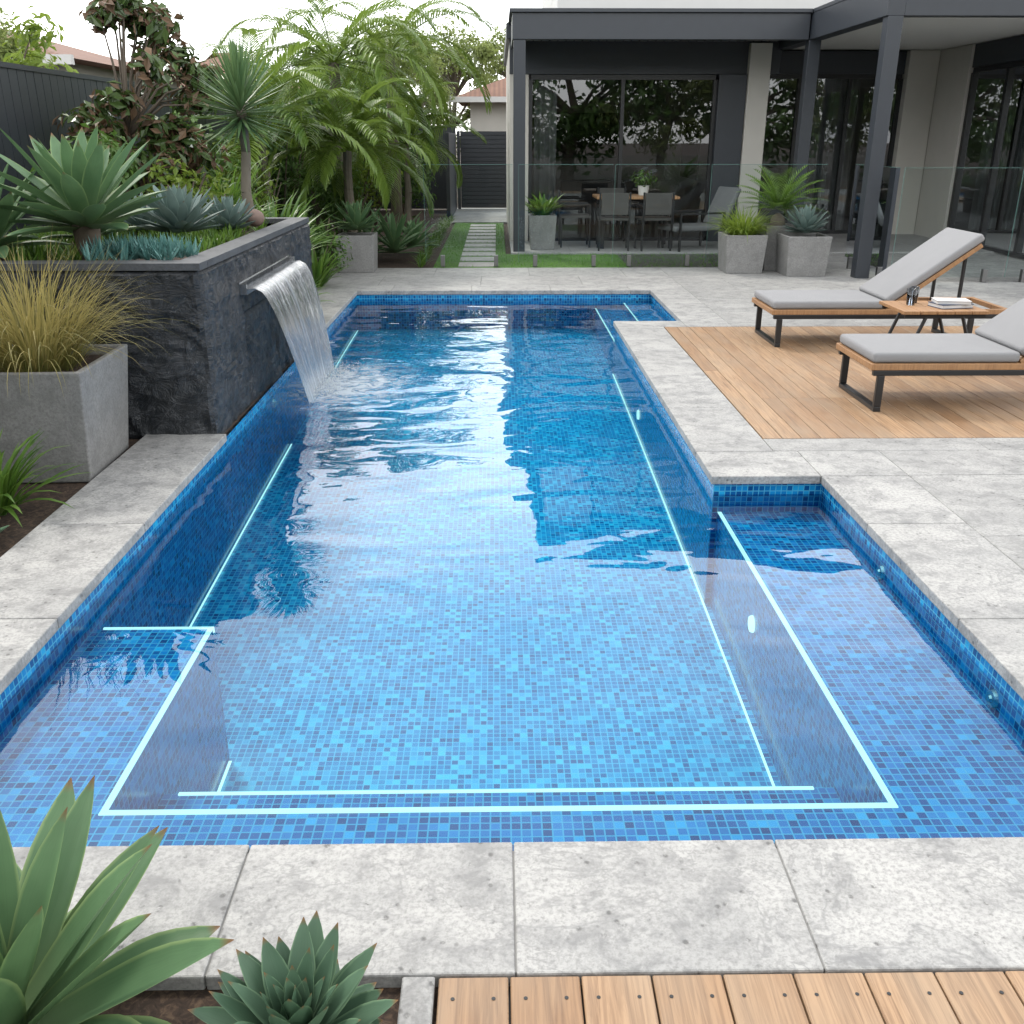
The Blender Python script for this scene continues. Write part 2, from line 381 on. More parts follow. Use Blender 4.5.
deck('timber_deck',-.13,2.9,.2,1.465,.146,screws=[1.41,.95])
# ------------------------------------------------------------ slate planter and waterfall
pl=empty('slate_raised_planter',(-2.65,6.9,0))
b=MB(); x0,x1,y0,y1=-3.68,-1.64,5.34,8.54
def rough(face,a0,a1,z0,z1):
    st=.022; na=max(2,int((a1-a0)/st)); nz=max(2,int((z1-z0)/st)); r=R.random(); i=len(b.v); o=R.uniform(0,50)
    for j in range(nz+1):
        for k in range(na+1):
            a=a0+(a1-a0)*k/na; z=z0+(z1-z0)*j/nz
            ed=min(a-a0,a1-a,z-z0,z1-z); tp=min(1,.35+ed/.03) if ed>.001 else 0
            v1=noise.noise(Vector((a*2.6+o,z*3.0,o))); v2=1-abs(noise.noise(Vector((a*5+v1*3+z*3,z*5+o,3))))*2; v3=noise.noise(Vector((a*19,z*22,o)))
            d=tp*(.009+.018*v1+.016*v2+.008*v3)
            d=max(-.003,d)
            b.v.append((a,y0-d,z) if face=='f' else (x1+d,a,z)); b.r.append(r)
    for j in range(nz):
        for k in range(na):
            q=i+j*(na+1)+k; b.f.append((q,q+1,q+na+2,q+na+1)); b.m.append(0); b.uv+=[(0,0)]*4
c=[x0,-2.95,-2.25,x1]
for k in range(3): rough('f',c[k]+.001,c[k+1]-(.001 if k<2 else 0),-.03,.925)
c=[y0,6.1,7.0,7.8,y1]
for k in range(4):
    zc=(None,.55,None,.45)[k]
    if zc is None: rough('r',c[k]+(.001 if k else 0),c[k+1]-.001,-.28,.925)
    else: rough('r',c[k]+.001,c[k+1]-.001,-.28,zc-.001); rough('r',c[k]+.001,c[k+1]-.001,zc+.001,.925)
b.box(x0,x1-.004,y0+.004,y0+.06,-.03,.92); b.box(x1-.06,x1-.004,y0+.061,y1,-.3,.92)
b.box(x0,x1-.061,y1-.05,y1,-.03,.92)
cp=.13
for k,(a,c) in enumerate(((x0,-2.75),(-2.75,x1+.02))): b.box(a+.001,c-.001,y0-.02,y0+cp,.928,.966,1,R.random())
for k,(a,c) in enumerate(((y0+cp,6.9),(6.9,y1+.01))): b.box(x1-cp,x1+.02,a+.002,c-.001,.928,.966,1,R.random())
b.box(x0,x1-cp-.002,y1-cp,y1+.01,.928,.966,1)
M_CAP=stone_mat('slate_cap',(.075,.08,.088),(.055,.06,.067),(.032,.036,.042),pit=False)
b.obj('slate_walls',[M_SLATE,M_CAP],pl)
b=MB(); n=24
for i in range(n):
    for j in range(n):
        def P(i,j):
            x=x0+.03+(x1-cp-x0-.03)*i/n;y=y0+cp+(y1-2*cp-y0)*j/n
            return (x,y,.90+.05*noise.noise(Vector((x*3,y*3,0)))+.015*noise.noise(Vector((x*15,y*15,3))))
        b.face([P(i,j),P(i+1,j),P(i+1,j+1),P(i,j+1)],[(0,0)]*4)
b.obj('planter_soil',M_SOIL,pl)
wf=empty('waterfall_feature',(-1.6,7.05,.7))
b=MB(); Y0,Y1=6.08,7.56; ZT=.72
b.box(-1.66,-1.57,Y0-.02,Y1+.02,ZT-.035,ZT-.012); b.box(-1.66,-1.57,Y0-.02,Y0-.002,ZT-.012,ZT+.03); b.box(-1.66,-1.57,Y1+.002,Y1+.02,ZT-.012,ZT+.03); b.box(-1.66,-1.61,Y0-.02,Y1+.02,ZT+.03,ZT+.04)
b.obj('spout',M_STEEL,wf)
def mkfall():
    m=NT('falling_water'); uv=m.uv(); s=m.n('SeparateXYZ',Vector=uv)
    a=m.noise(m.scale(uv,(80,1.4,1)),1,3,.6,.2); b2=m.noise(m.scale(uv,(18,.7,1)),1,2,.5,.2)
    st=m.math('MULTIPLY',m.ramp(a,[(.40,0.),(.66,1.)]),m.ramp(b2,[(.35,.3),(.65,1.)]))
    f=m.math('ADD',m.math('MULTIPLY',st,.6),m.ramp(s.outputs[1],[(0.,.05),(.35,.05),(.8,.22),(1.,.6)]),clamp=True)
    nb=m.bump(a,1.,.012)
    wh=m.n('BsdfPrincipled',Base_Color=(.42,.46,.50),Roughness=.25,Normal=nb); tr=m.n('BsdfTransparent',Color=(.62,.70,.75)); gl=m.n('BsdfGlossy',Roughness=.06,Color=(.7,.7,.7),Normal=nb)
    g=m.n('MixShader',i0=m.n('Fresnel',IOR=1.45,Normal=nb).outputs[0],i1=tr.outputs[0],i2=gl.outputs[0])
    return m.done(m.n('MixShader',i0=f,i1=g.outputs[0],i2=wh.outputs[0]))
M_FALL=mkfall()
b=MB(); nu,nv=60,24
def FP(u,v):
    if v<.10: x=-1.62+.10*v/.10; z=ZT
    else:
        q=(v-.10)/.90; z=ZT-(ZT-WZ+.01)*q; x=-1.52+.22*math.sqrt(q)
    yy=Y0+(Y1-Y0)*u
    yc=7.15; sq=.30*v**1.4; yy=yy+(yc-yy)*sq
    x+= .012*noise.noise(Vector((u*14,v*1.5,1)))*v*2
    return (x,yy,z)
for j in range(nv+1):
    v=(j/nv)**1.5
    for i in range(nu+1): b.v.append(FP(i/nu,v)); b.r.append(.5)
for j in range(nv):
    for i in range(nu):
        a=j*(nu+1)+i; b.f.append((a,a+1,a+nu+2,a+nu+1)); b.m.append(0)
        v0=(j/nv)**1.5;v1=((j+1)/nv)**1.5
        b.uv+=[(i/nu,v0),((i+1)/nu,v0),((i+1)/nu,v1),(i/nu,v1)]
b.obj('falling_water',M_FALL,wf,smooth=True)
m=NT('foam'); M_FOAMD=m.done(m.n('BsdfPrincipled',Base_Color=(.45,.48,.5),Roughness=.3))
b=MB()
for k in range(1000):
    yy=6.50+.94*R.random(); x=-1.28+R.gauss(.03,.07); z=WZ+abs(R.gauss(0,.035)); rr=R.uniform(.0012,.0045); y2=yy+R.gauss(0,.03)
    b.cyl((x,y2,z),(x+R.uniform(-.004,.004),y2+R.uniform(-.004,.004),z+rr*1.8),rr,rr*.5,5)
b.obj('splash',M_FOAMD,wf)
m=NT('surface_foam'); p=m.pos()
loc=m.n('VectorMath',{'operation':'SUBTRACT'},i0=p,i1=(-1.13,6.92,0)).outputs[0]
dd=m.n('VectorMath',{'operation':'LENGTH'},i0=m.scale(loc,(1.3,.9,0))).outputs['Value']
nn=m.noise(m.scale(p,(7,7,1)),1,4,.75,1.5); al=m.math('MULTIPLY',m.ramp(nn,[(.42,0.),(.60,1.)]),m.ramp(dd,[(.2,1.),(.85,0.)]))
al=m.math('ADD',al,m.ramp(dd,[(.1,.45),(.55,0.)]),clamp=True)
al=m.math('MULTIPLY',al,.8)
M_FOAM=m.done(m.n('BsdfPrincipled',Base_Color=(.43,.48,.52),Roughness=.4,Alpha=al))
b=MB(); b.face([(-1.59,5.9,WZ+.004),(-.3,5.9,WZ+.004),(-.3,7.95,WZ+.004),(-1.59,7.95,WZ+.004)],[(0,0)]*4); b.obj('foam_patch',M_FOAM,wf)
# ------------------------------------------------------------ plants
L_AG=leafmat('agave_leaf',(.06,.135,.06),(.12,.215,.10),.5,edge=(.22,.31,.13),base=(.15,.23,.11),trans=.1,stripe=.35,tip=(.15,.07,.03))
L_AGB=leafmat('blue_agave_leaf',(.10,.16,.15),(.17,.24,.22),.55,edge=(.24,.31,.27),trans=.06,stripe=.2,tip=(.12,.05,.03))
L_SUC=leafmat('echeveria_leaf',(.055,.115,.07),(.11,.19,.12),.5,edge=(.17,.27,.16),trans=.06,stripe=.35,tip=(.2,.1,.04))
L_BLUE=leafmat('blue_chalksticks_leaf',(.05,.15,.14),(.11,.24,.22),.5,trans=.1)
L_YUC=leafmat('yucca_leaf',(.05,.11,.045),(.14,.22,.09),.4,trans=.15)
L_PALM=leafmat('palm_leaf',(.03,.08,.012),(.15,.22,.04),.38,trans=.28)
L_STRAP=leafmat('strap_leaf',(.03,.09,.012),(.12,.21,.035),.35,trans=.25)
L_GRASS=leafmat('ornamental_grass_blade',(.13,.13,.03),(.30,.25,.09),.6,trans=.3,base=(.06,.10,.02))
L_GRN=leafmat('shrub_leaf',(.015,.05,.008),(.085,.16,.03),.4,trans=.2)
L_LIME=leafmat('lime_leaf',(.06,.12,.012),(.19,.26,.04),.45,trans=.3)
L_MAG=leafmat('magnolia_leaf',(.03,.06,.018),(.08,.125,.035),.25,trans=.1)
L_RUST=leafmat('magnolia_leaf_underside',(.075,.042,.024),(.16,.10,.055),.6,trans=.1)
L_EUC=leafmat('distant_tree_leaf',(.06,.10,.025),(.19,.23,.07),.6,trans=.35)
BARK=simple('bark',(.10,.08,.06),.9,0.,.4,12); PBARK=simple('palm_bark',(.13,.115,.09),.9,0.,.35,10)
def agprof(t):
    if t<.55: return .62+.38*math.sin(math.pi*.5*t/.55)
    return max(.02,math.cos(math.pi*.5*((t-.55)/.45))**.85)
def rosette(name,mat,c,n,L,W,el0,el1,droop,trunk=0,fold=.35,segs=8,prof=agprof,jit=.08,seed=1,lr=.75):
    R.seed(seed); b=MB(); c=Vector(c)
    if trunk: b.cyl(c-Vector((0,0,trunk)),c+Vector((0,0,.03)),W*.45,W*.6,10,1)
    for k in range(n):
        t=k/(n-1)
        az=k*2.39996+R.uniform(-.1,.1); el=el1+(el0-el1)*t**.8+R.uniform(-jit,jit)
        l=L*(lr+(1-lr)*math.sin(math.pi*min(1,t*1.1+.05)))*R.uniform(.86,1.06)
        p=c+Vector((math.cos(az),math.sin(az),0))*W*.35*t+Vector((0,0,.10*L*(1-t)))
        b.leaf(p,az,el,l,W*(.7+.3*t)*R.uniform(.88,1.1),droop*R.uniform(.4,1.6)*(.4+.6*t)+R.uniform(-.08,.08),segs,fold,prof,0,R.random()*.7+.3*(1-t),azc=R.uniform(-.18,.18))
    return b.obj(name,[mat,BARK],smooth=True)
def narrow(t): return max(.03,min(1,.5+t*3))*(1-t**3)
def tuft(b,c,n,L,W,elr=(.9,1.5),droop=(.8,1.8),segs=6,rad_=.05,mat=0,fold=.3):
    for k in range(n):
        az=R.uniform(0,6.283); d=R.random()**.5*rad_
        b.leaf((c[0]+math.cos(az)*d,c[1]+math.sin(az)*d,c[2]),az+R.uniform(-.5,.5),R.uniform(*elr),L*R.uniform(.6,1.05),W,R.uniform(*droop),segs,fold,narrow,mat,azc=R.uniform(-.3,.3),pw=1.4)
rosette('agave_plant',L_AG,(-.90,1.27,.04),36,.48,.12,.1,1.4,.0,seed=3,fold=.45,segs=10)
rosette('agave_succulent',L_SUC,(-.375,1.275,.02),64,.225,.066,.1,1.45,-.3,seed=5,fold=.4,segs=8,lr=.6)
rosette('agave_plant',L_AG,(-2.42,5.85,1.10),42,.62,.135,.1,1.4,.05,trunk=.22,seed=8,fold=.45)
rosette('agave_plant',L_AG,(-3.0,5.85,.98),32,.58,.12,.1,1.4,.2,trunk=.1,seed=9,fold=.45)
rosette('blue_agave',L_AGB,(-2.16,6.75,1.0),60,.36,.09,.0,1.4,-.3,seed=11,fold=.4)
rosette('blue_agave',L_AGB,(-1.98,7.3,.97),50,.28,.07,.05,1.4,-.3,seed=12,fold=.4)
rosette('blue_agave',L_AGB,(-2.6,7.3,.97),40,.3,.075,.05,1.4,-.3,seed=13,fold=.4)
rosette('agave_plant',L_AG,(-2.75,6.7,.97),34,.45,.10,.1,1.4,.1,seed=14,fold=.45)
R.seed(21); b=MB()
for k in range(90):
    cx,cy=R.gauss(-2.08,.13),R.gauss(5.72,.09)
    tuft(b,(cx,cy,.95),9,.14,.013,(.5,1.5),(-.5,.3),3,.02)
b.obj('blue_chalksticks',L_BLUE,smooth=True)
R.seed(22); b=MB()
for k in range(330):
    cx,cy=R.uniform(-3.4,-1.85),R.uniform(5.55,8.3)
    if cx>-2.4 and cy<6.2: continue
    tuft(b,(cx,cy,.9),10,.15,.014,(.5,1.5),(-.2,.8),3,.04)
b.obj('groundcover_plants',L_STRAP,smooth=True)
R.seed(23); b=MB(); c=Vector((-1.98,8.0,1.88))
b.tube([(-1.98,8.02,.88),(-2.0,8.0,1.2),(-1.97,8.0,1.5),(-1.98,8.0,1.88)],[.05,.04,.036,.04],10,1)
for k in range(230):
    t=k/230; el=1.5-2.1*t+R.uniform(-.1,.1); az=k*2.39996
    b.leaf(c-Vector((0,0,.16*t)),az,el,.48*R.uniform(.85,1.05),.026,R.uniform(-.05,.08),3,.4,narrow)
b.obj('yucca_plant',[L_YUC,PBARK],smooth=True)
b=MB(); n=18
prof=[(max(.001,math.sin(math.pi*k/n)*.075),-math.cos(math.pi*k/n)*.065) for k in range(n+1)]
b.lathe((-1.86,7.62,1.03),prof,24); b.obj('decorative_stone_ball',simple('terracotta_stone',(.17,.12,.10),.8,0,.3,20),smooth=True)
def cloudleaves(b,c,rx,ry,rz,n,size,asp,mats=(0,),shell=.55):
    c=Vector(c)
    for k in range(n):
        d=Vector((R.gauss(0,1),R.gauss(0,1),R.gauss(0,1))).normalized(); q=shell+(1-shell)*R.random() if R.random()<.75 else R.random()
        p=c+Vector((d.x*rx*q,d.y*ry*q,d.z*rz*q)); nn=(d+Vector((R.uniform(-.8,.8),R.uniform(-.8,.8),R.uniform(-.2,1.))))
        sh=.25+.5*q+.25*d.z  # inner and lower leaves get darker tones, clump shade put into leaf colour
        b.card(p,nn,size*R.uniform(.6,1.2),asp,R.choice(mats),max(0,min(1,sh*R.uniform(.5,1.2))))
def tree(name,c,h,r,nclump,nl,size,mats,trunk_r=.1,asp=.5,mi=(0,),seed=1,bark=BARK,low=.35,cl=.42):
    R.seed(seed); b=MB(); c=Vector(c); tb=len(mats)
    pts=[c]
    for k in range(1,5): pts.append(c+Vector((R.uniform(-.06,.06)*h,R.uniform(-.06,.06)*h,h*.8*k/4)))
    b.tube(pts,[trunk_r*(1-.2*k) for k in range(5)],8,tb)
    for k in range(nclump):
        t=R.random(); a=R.uniform(0,6.283); z=low+(1-low)*t; rr=r*math.sin(math.pi*min(.97,.12+.85*t))**.7*R.uniform(.35,1.)
        p=c+Vector((math.cos(a)*rr,math.sin(a)*rr,h*z)); q=pts[min(4,1+int(z*3))]
        b.tube([q,(q+p)/2+Vector((0,0,.04*h)),p],[trunk_r*.35,trunk_r*.22,trunk_r*.08],5,tb)
        s=r*cl*R.uniform(.6,1.2)
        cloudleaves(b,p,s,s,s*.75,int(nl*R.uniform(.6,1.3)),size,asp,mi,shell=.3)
    return b.obj(name,list(mats)+[bark])
tree('magnolia_tree',(-2.95,8.7,-.03),2.75,.58,46,85,.125,[L_MAG,L_RUST],.045,.45,(0,0,0,1,1),seed=31,low=.42,cl=.36)
tree('magnolia_tree',(-4.6,9.8,-.03),2.9,.8,26,90,.14,[L_LIME],.05,.35,(0,),seed=32,low=.3)
def shrub(name,c,r,h,n,size,mat,seed,asp=.45):
    R.seed(seed); b=MB(); c=Vector(c)
    for k in range(9): 
        a=R.uniform(0,6.28); q=c+Vector((math.cos(a)*r*.6,math.sin(a)*r*.6,h*R.uniform(.5,.85))); b.tube([c,(c+q)/2,q],[.02,.014,.006],5,1)
    for k in range(8):
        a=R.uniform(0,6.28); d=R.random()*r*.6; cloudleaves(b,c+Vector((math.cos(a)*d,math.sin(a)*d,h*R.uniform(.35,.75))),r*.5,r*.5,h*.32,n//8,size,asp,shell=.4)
    return b.obj(name,[mat,BARK])
shrub('lime_shrub',(-2.6,8.9,.2),.5,1.3,900,.12,L_LIME,41,.25)
shrub('green_shrub',(-3.1,10.3,0),.7,1.9,1600,.11,L_GRN,42)
shrub('lime_shrub',(-3.0,12.0,0),.7,1.7,1400,.10,L_LIME,43)
shrub('green_shrub',(-3.1,7.8,.9),.5,.8,1000,.09,L_GRN,44)
shrub('green_shrub',(-2.55,8.1,.9),.4,.55,700,.08,L_LIME,48)
shrub('lime_shrub',(-2.7,18.2,0),.9,2.0,1500,.12,L_LIME,45)
shrub('green_shrub',(-2.0,20.5,0),.8,1.9,1200,.12,L_GRN,46)
shrub('green_shrub',(-2.3,14.6,0),.7,1.3,1100,.10,L_GRN,47)
shrub('green_shrub',(-3.2,14.6,0),.8,2.3,1800,.12,L_GRN,49)
shrub('green_shrub',(-3.1,16.6,0),.9,2.4,1800,.12,L_GRN,51)
shrub('green_shrub',(-2.2,12.0,0),.45,.8,900,.08,L_GRN,53)
shrub('lime_shrub',(-2.4,19.5,0),.9,2.6,1500,.13,L_LIME,54)
R.seed(50)
for i,(x,y,z,L) in enumerate(((-2.15,9.5,.35,.95),(-2.35,10.6,.3,.9),(-1.95,9.0,.05,.45),(-2.1,11.2,.0,.55),(-2.5,8.75,.9,.5),(-2.7,9.9,.6,1.0))):
    b=MB(); tuft(b,(x,y,z),90,L,.04,(.7,1.5),(.5,1.6),6,.10)
    if z>.1: b.cyl((x,y,-.03),(x,y,z+.03),.04,.04,8,1)
    b.obj('strap_leaf_plant',[L_STRAP,PBARK],smooth=True)
for i,(x,y,L) in enumerate(((-2.33,4.12,.46),(-2.5,3.75,.36),(-2.35,3.35,.22))):
    b=MB(); tuft(b,(x,y,-.02),90,L,.032,(.5,1.45),(.5,1.5),6,.06); b.obj('strap_leaf_plant',[L_STRAP,PBARK],smooth=True)
rosette('agave_succulent',L_SUC,(-2.22,3.72,.0),30,.18,.06,.2,1.4,-.3,seed=52)
for i,(x,y,L) in enumerate(((-1.45,13.85,.7),(-1.25,14.7,.5),(-1.95,14.6,.7))):
    rosette('agave_plant',L_AG,(x,y,.08),36,L,.1,.1,1.4,.25,seed=60+i,fold=.35)
b=MB()
for k in range(34):
    y=13.2+k*.24; tuft(b,(-.98-R.random()*.12,y,-.03),22,.24,.012,(.8,1.5),(.8,1.8),4,.05)
b.obj('mondo_grass_border',[L_STRAP],smooth=True)
def palm(name,c,zc,nf,L,leaf,seed,tr=.07,droop=1.5,el=( -.1,1.35),dens=40,wd=.038):
    R.seed(seed); b=MB(); c=Vector(c); top=Vector((c.x,c.y,zc))
    m=6; b.tube([c.lerp(top,k/m)+Vector((R.uniform(-.02,.02),R.uniform(-.02,.02),0)) for k in range(m+1)],[tr*(1.25-.35*k/m) for k in range(m+1)],10,1)
    for f in range(nf):
        az=f*2.39996+R.uniform(-.2,.2); e=el[1]+(el[0]-el[1])*(f/(nf-1)); l=L*R.uniform(.85,1.08); dr=droop*R.uniform(.8,1.2)
        pos=top.copy(); segs=dens; rr=R.random(); prev=pos.copy(); pr=.014
        for k in range(segs):
            t=k/segs; d=Vector((math.cos(e)*math.cos(az),math.cos(e)*math.sin(az),math.sin(e)))
            sdv=Vector((-math.sin(az),math.cos(az),0)); up=d.cross(sdv)
            nx=pos+d*(l/segs)
            if k%6==5 or k==segs-1: b.cyl(prev,nx,pr,max(.002,.014*(1-t)),4,2,cap=False); prev=nx.copy(); pr=max(.002,.014*(1-t))
            if t>.14:
                ll=leaf*math.sin(math.pi*min(1,(t-.08)*.93+.08))**.6
                for s in(-1,1):
                    dv=(sdv*s*(.95)+d*(.55+.5*t)+up*.35).normalized(); a2=math.atan2(dv.y,dv.x); e2=math.asin(max(-1,min(1,dv.z)))
                    b.leaf(pos,a2+R.uniform(-.06,.06),e2,ll*R.uniform(.9,1.05),wd,R.uniform(.7,1.3),3,.2,narrow,0,min(1,max(0,rr*.6+R.random()*.4)))
            pos=nx; e-=dr/segs*(.35+1.3*t)
    return b.obj(name,[L_PALM,PBARK,L_LIME])
palm('palm_tree',(-1.95,13.3,0),1.45,22,1.35,.38,71,tr=.06,droop=1.7)
palm('palm_tree',(-2.45,15.8,0),2.65,24,2.1,.5,72,tr=.09,droop=1.9,el=(-.3,1.1))
palm('palm_tree',(-1.9,18.8,0),3.0,20,2.1,.5,73,tr=.09,droop=1.8,el=(-.3,1.1))
palm('palm_tree',(-1.5,16.8,0),1.5,16,1.4,.36,74,tr=.05,droop=1.7)
palm('palm_tree',(-2.9,12.6,0),1.7,18,1.6,.4,75,tr=.06,droop=1.5)
# ------------------------------------------------------------ concrete planters
def planter(c,top,bot,h,name='concrete_planter',rot=0.):
    e=empty(name,c); b=MB(); t=.035
    def ring(s,z): return [(-s,-s,z),(s,-s,z),(s,s,z),(-s,s,z)]
    Rs=[ring(bot/2,0),ring(top/2,h),ring(top/2-t,h),ring(top/2-t-.01,h-.07)]
    ca,sa=math.cos(rot),math.sin(rot)
    T_=lambda p:(c[0]+p[0]*ca-p[1]*sa,c[1]+p[0]*sa+p[1]*ca,c[2]+p[2])
    r=R.random(); i=len(b.v)
    for ri in Rs:
        for p in ri: b.v.append(T_(p)); b.r.append(r)
    for j in range(3):
        for k in range(4):
            k2=(k+1)%4; b.f.append((i+4*j+k,i+4*j+k2,i+4*j+4+k2,i+4*j+4+k)); b.m.append(0); b.uv+=[(0,0)]*4
    b.f.append((i,i+3,i+2,i+1)); b.m.append(0); b.uv+=[(0,0)]*4
    b.obj('pot',M_CONC,e,bevel=.008)
    b=MB(); s=top/2-t-.008; b.face([T_(p) for p in ring(s,h-.05)],[(0,0)]*4); b.obj('soil',M_SOIL,e)
    return e
planter((-2.37,4.86,-.03),.70,.58,.58,rot=.03)
R.seed(81); b=MB(); tuft(b,(-2.37,4.86,.48),850,.72,.006,(.75,1.55),(.3,2.4),7,.2); b.obj('ornamental_grass',L_GRASS,smooth=True)
planter((-1.80,12.62,0),.48,.44,.46)
rosette('agave_plant',L_AG,(-1.80,12.62,.50),44,.44,.09,.1,1.45,-.05,seed=83,fold=.4)
planter((3.12,12.5,0),.52,.46,.47)
R.seed(84); b=MB(); tuft(b,(3.12,12.5,.42),380,.5,.013,(.6,1.5),(.6,2.2),6,.15); b.obj('ornamental_grass',L_LIME,smooth=True)
planter((3.62,12.72,0),.40,.36,.56)
R.seed(85); b=MB()
CX,CY=3.62,12.75
b.lathe((CX,CY,.48),[(.09,0),(.1,.08),(.08,.18),(.02,.22)],14,1)
for f in range(38):
    az=f*2.39996; e=1.35-1.2*(f/37); pos=Vector((CX,CY,.72)); l=.66
    for k in range(22):
        t=k/22; d=Vector((math.cos(e)*math.cos(az),math.cos(e)*math.sin(az),math.sin(e))); sdv=Vector((-math.sin(az),math.cos(az),0)); up=d.cross(sdv); nx=pos+d*l/22
        if t>.12:
            for s in(-1,1):
                dv=(sdv*s+d*.6+up*.3).normalized(); b.leaf(pos,math.atan2(dv.y,dv.x),math.asin(dv.z),.14*math.sin(math.pi*min(1,t*.85+.12))**.5,.016,.2,2,.2,narrow)
        pos=nx; e-=.9/22*(.4+t)
b.obj('cycad_plant',[L_STRAP,PBARK],smooth=True)
planter((3.82,12.22,0),.54,.48,.48)
rosette('blue_agave',L_AGB,(3.82,12.22,.50),50,.38,.085,.05,1.4,-.2,seed=86,fold=.4)
planter((.68,15.05,.02),.42,.36,.5)
R.seed(87); b=MB(); tuft(b,(.68,15.05,.48),70,.45,.06,(.6,1.5),(.4,1.4),5,.1); b.obj('strap_leaf_plant',L_STRAP,smooth=True)
# ------------------------------------------------------------ lawn, stepping path
b=MB(); b.box(-.86,.12,12.9,20.2,-.034,-.006); b.box(.122,4.19,12.9,14.55,-.034,-.006); b.obj('lawn',M_GRASS)
R.seed(90); b=MB()
for k in range(5200):
    if R.random()<.45: x,y=R.uniform(-.85,.11),R.uniform(12.92,20)
    else: x,y=R.uniform(.12,4.18),R.uniform(12.92,14.5)
    if -.53<x<-.03 and ((y-13.05)%.62)<.44: continue
    b.leaf((x,y,-.01),R.uniform(0,6.28),R.uniform(.9,1.5),R.uniform(.025,.05),.006,R.uniform(0,1),2,.2,narrow)
b.obj('grass_blades',leafmat('lawn_blade',(.05,.15,.015),(.12,.26,.04),.6,trans=.3))
b=MB()
for k in range(11): b.box(-.53,-.03,13.05+k*.62,13.05+k*.62+.44,-.03,.004,0,R.random())
b.box(-1.0,.4,20.3,24.5,-.03,-.002,0,.5)
b.obj('stepping_stone_path',M_PAVE,bevel=.006)
# ------------------------------------------------------------ fences and gate
fe=empty('paling_fence',(-3.75,12,0)); b=MB(); y=1.0; R.seed(95)
while y<25:
    b.box(-3.78,-3.762+R.uniform(0,.004),y,y+.135,-.03,2.1,0,R.random()); y+=.145
b.box(-3.80,-3.75,1,25,2.102,2.14); b.box(-3.84,-3.785,1,25,.3,.38); b.box(-3.84,-3.785,1,25,1.6,1.68)
b.obj('palings',M_MET,fe)
fe=empty('dark_boundary_wall',(-1.4,23,0)); b=MB(); b.box(-3.7,-.98,24.2,24.32,0,1.85); b.box(-1.06,-.98,20.8,24.19,0,1.7); b.obj('wall_panels',M_MET,fe,bevel=.004)
fe=empty('slatted_gate',(-.3,24.2,0)); b=MB()
b.box(-.95,-.88,24.15,24.22,0,1.75); b.box(.28,.36,24.15,24.22,0,1.75)
for k in range(18): b.box(-.87,.27,24.17,24.2,.03+k*.096,.115+k*.096)
b.box(-.87,.27,24.202,24.215,.03,1.74)
b.obj('gate_slats',M_MET,fe)
# ------------------------------------------------------------ glass pool fence
gf=empty('glass_pool_fence',(2.4,12.9,0)); b=MB(); s=MB(); e=MB()
def panel(a,c,y,ax='x'):
    if ax=='x':
        b.face([(a,y,.06),(c,y,.06),(c,y,1.28),(a,y,1.28)],[(0,0)]*4); e.box(a,c,y-.004,y+.004,1.281,1.285)
        e.box(a-.004,a-.001,y-.004,y+.004,.06,1.28)
        for q in(a+.22,c-.22): s.box(q-.028,q+.028,y-.03,y+.03,0,.15)
    else:
        b.face([(y,a,.06),(y,c,.06),(y,c,1.28),(y,a,1.28)],[(0,0)]*4); e.box(y-.004,y+.004,a,c,1.281,1.285)
        for q in(a+.22,c-.22): s.box(y-.03,y+.03,q-.028,q+.028,0,.15)
for a,c in((-.95,.20),(.28,1.5),(1.53,2.75),(2.78,4.28)): panel(a,c,13.02)
panel(11.5,12.95,4.62,'y')
for a,c in((4.66,6.0),(6.03,7.4),(7.43,8.8)): panel(a,c,11.46)
b.obj('panels',M_FGLASS,gf); e.obj('panel_edges',M_GEDGE,gf); s.obj('spigots',simple('spigot_metal',(.2,.2,.2),.35,1.),gf,bevel=.004)
# ------------------------------------------------------------ house
ho=empty('modern_house',(4,16,0))
b=MB(); slabs(b,.2,9,14.5,16.3,.9,.9,z0=-.03,z1=.02); slabs(b,4.4,9,16.3,17.4,.9,.9,z0=-.03,z1=.02); b.obj('patio_floor',M_PATIO,ho,bevel=.003,bseg=1)
W=MB()
YW=16.2
W.box(.2,.5,YW,22,0,3.0,0)
W.box(.2,4.4,YW-.02,YW+.2,2.52,3.0,2)
W.box(3.45,3.88,YW-.1,YW+.3,0,2.519,2)
W.box(3.89,4.22,YW-.15,17.5,0,2.95,0)
W.box(6.85,7.35,17.3,17.7,0,2.95,0); W.box(4.23,6.849,17.45,17.7,2.6,2.95,2)
W.box(7.36,7.75,16.2,17.4,0,2.95,0)
W.box(7.4,7.7,11.6,16.19,2.62,2.95,2)
W.box(9.5,9.7,11,22,0,3,0); W.box(.5,9.5,22,22.2,0,3,0)
W.box(.51,9.49,17.8,21.99,2.9,3.0,1)
W.box(.51,9.49,17.71,22,-.02,0,0); W.box(.51,3.88,16.42,17.709,-.02,0,0)
W.box(.95,12,16.6,22,3.22,3.75,1); W.box(.95,1.75,16.6,22,3.751,5.2,1); W.box(4.3,12,16.6,22,3.751,5.2,1); W.box(1.751,4.299,17.0,22,3.751,5.2,1)
W.box(.7,12.3,16.2,22.4,5.201,5.5,2)
W.box(.15,12.1,16.0,22,3.001,3.215,2)
W.obj('walls',[M_BEIGE,M_RENDER,M_MET],ho,bevel=.006)
g=MB(); fr=MB()
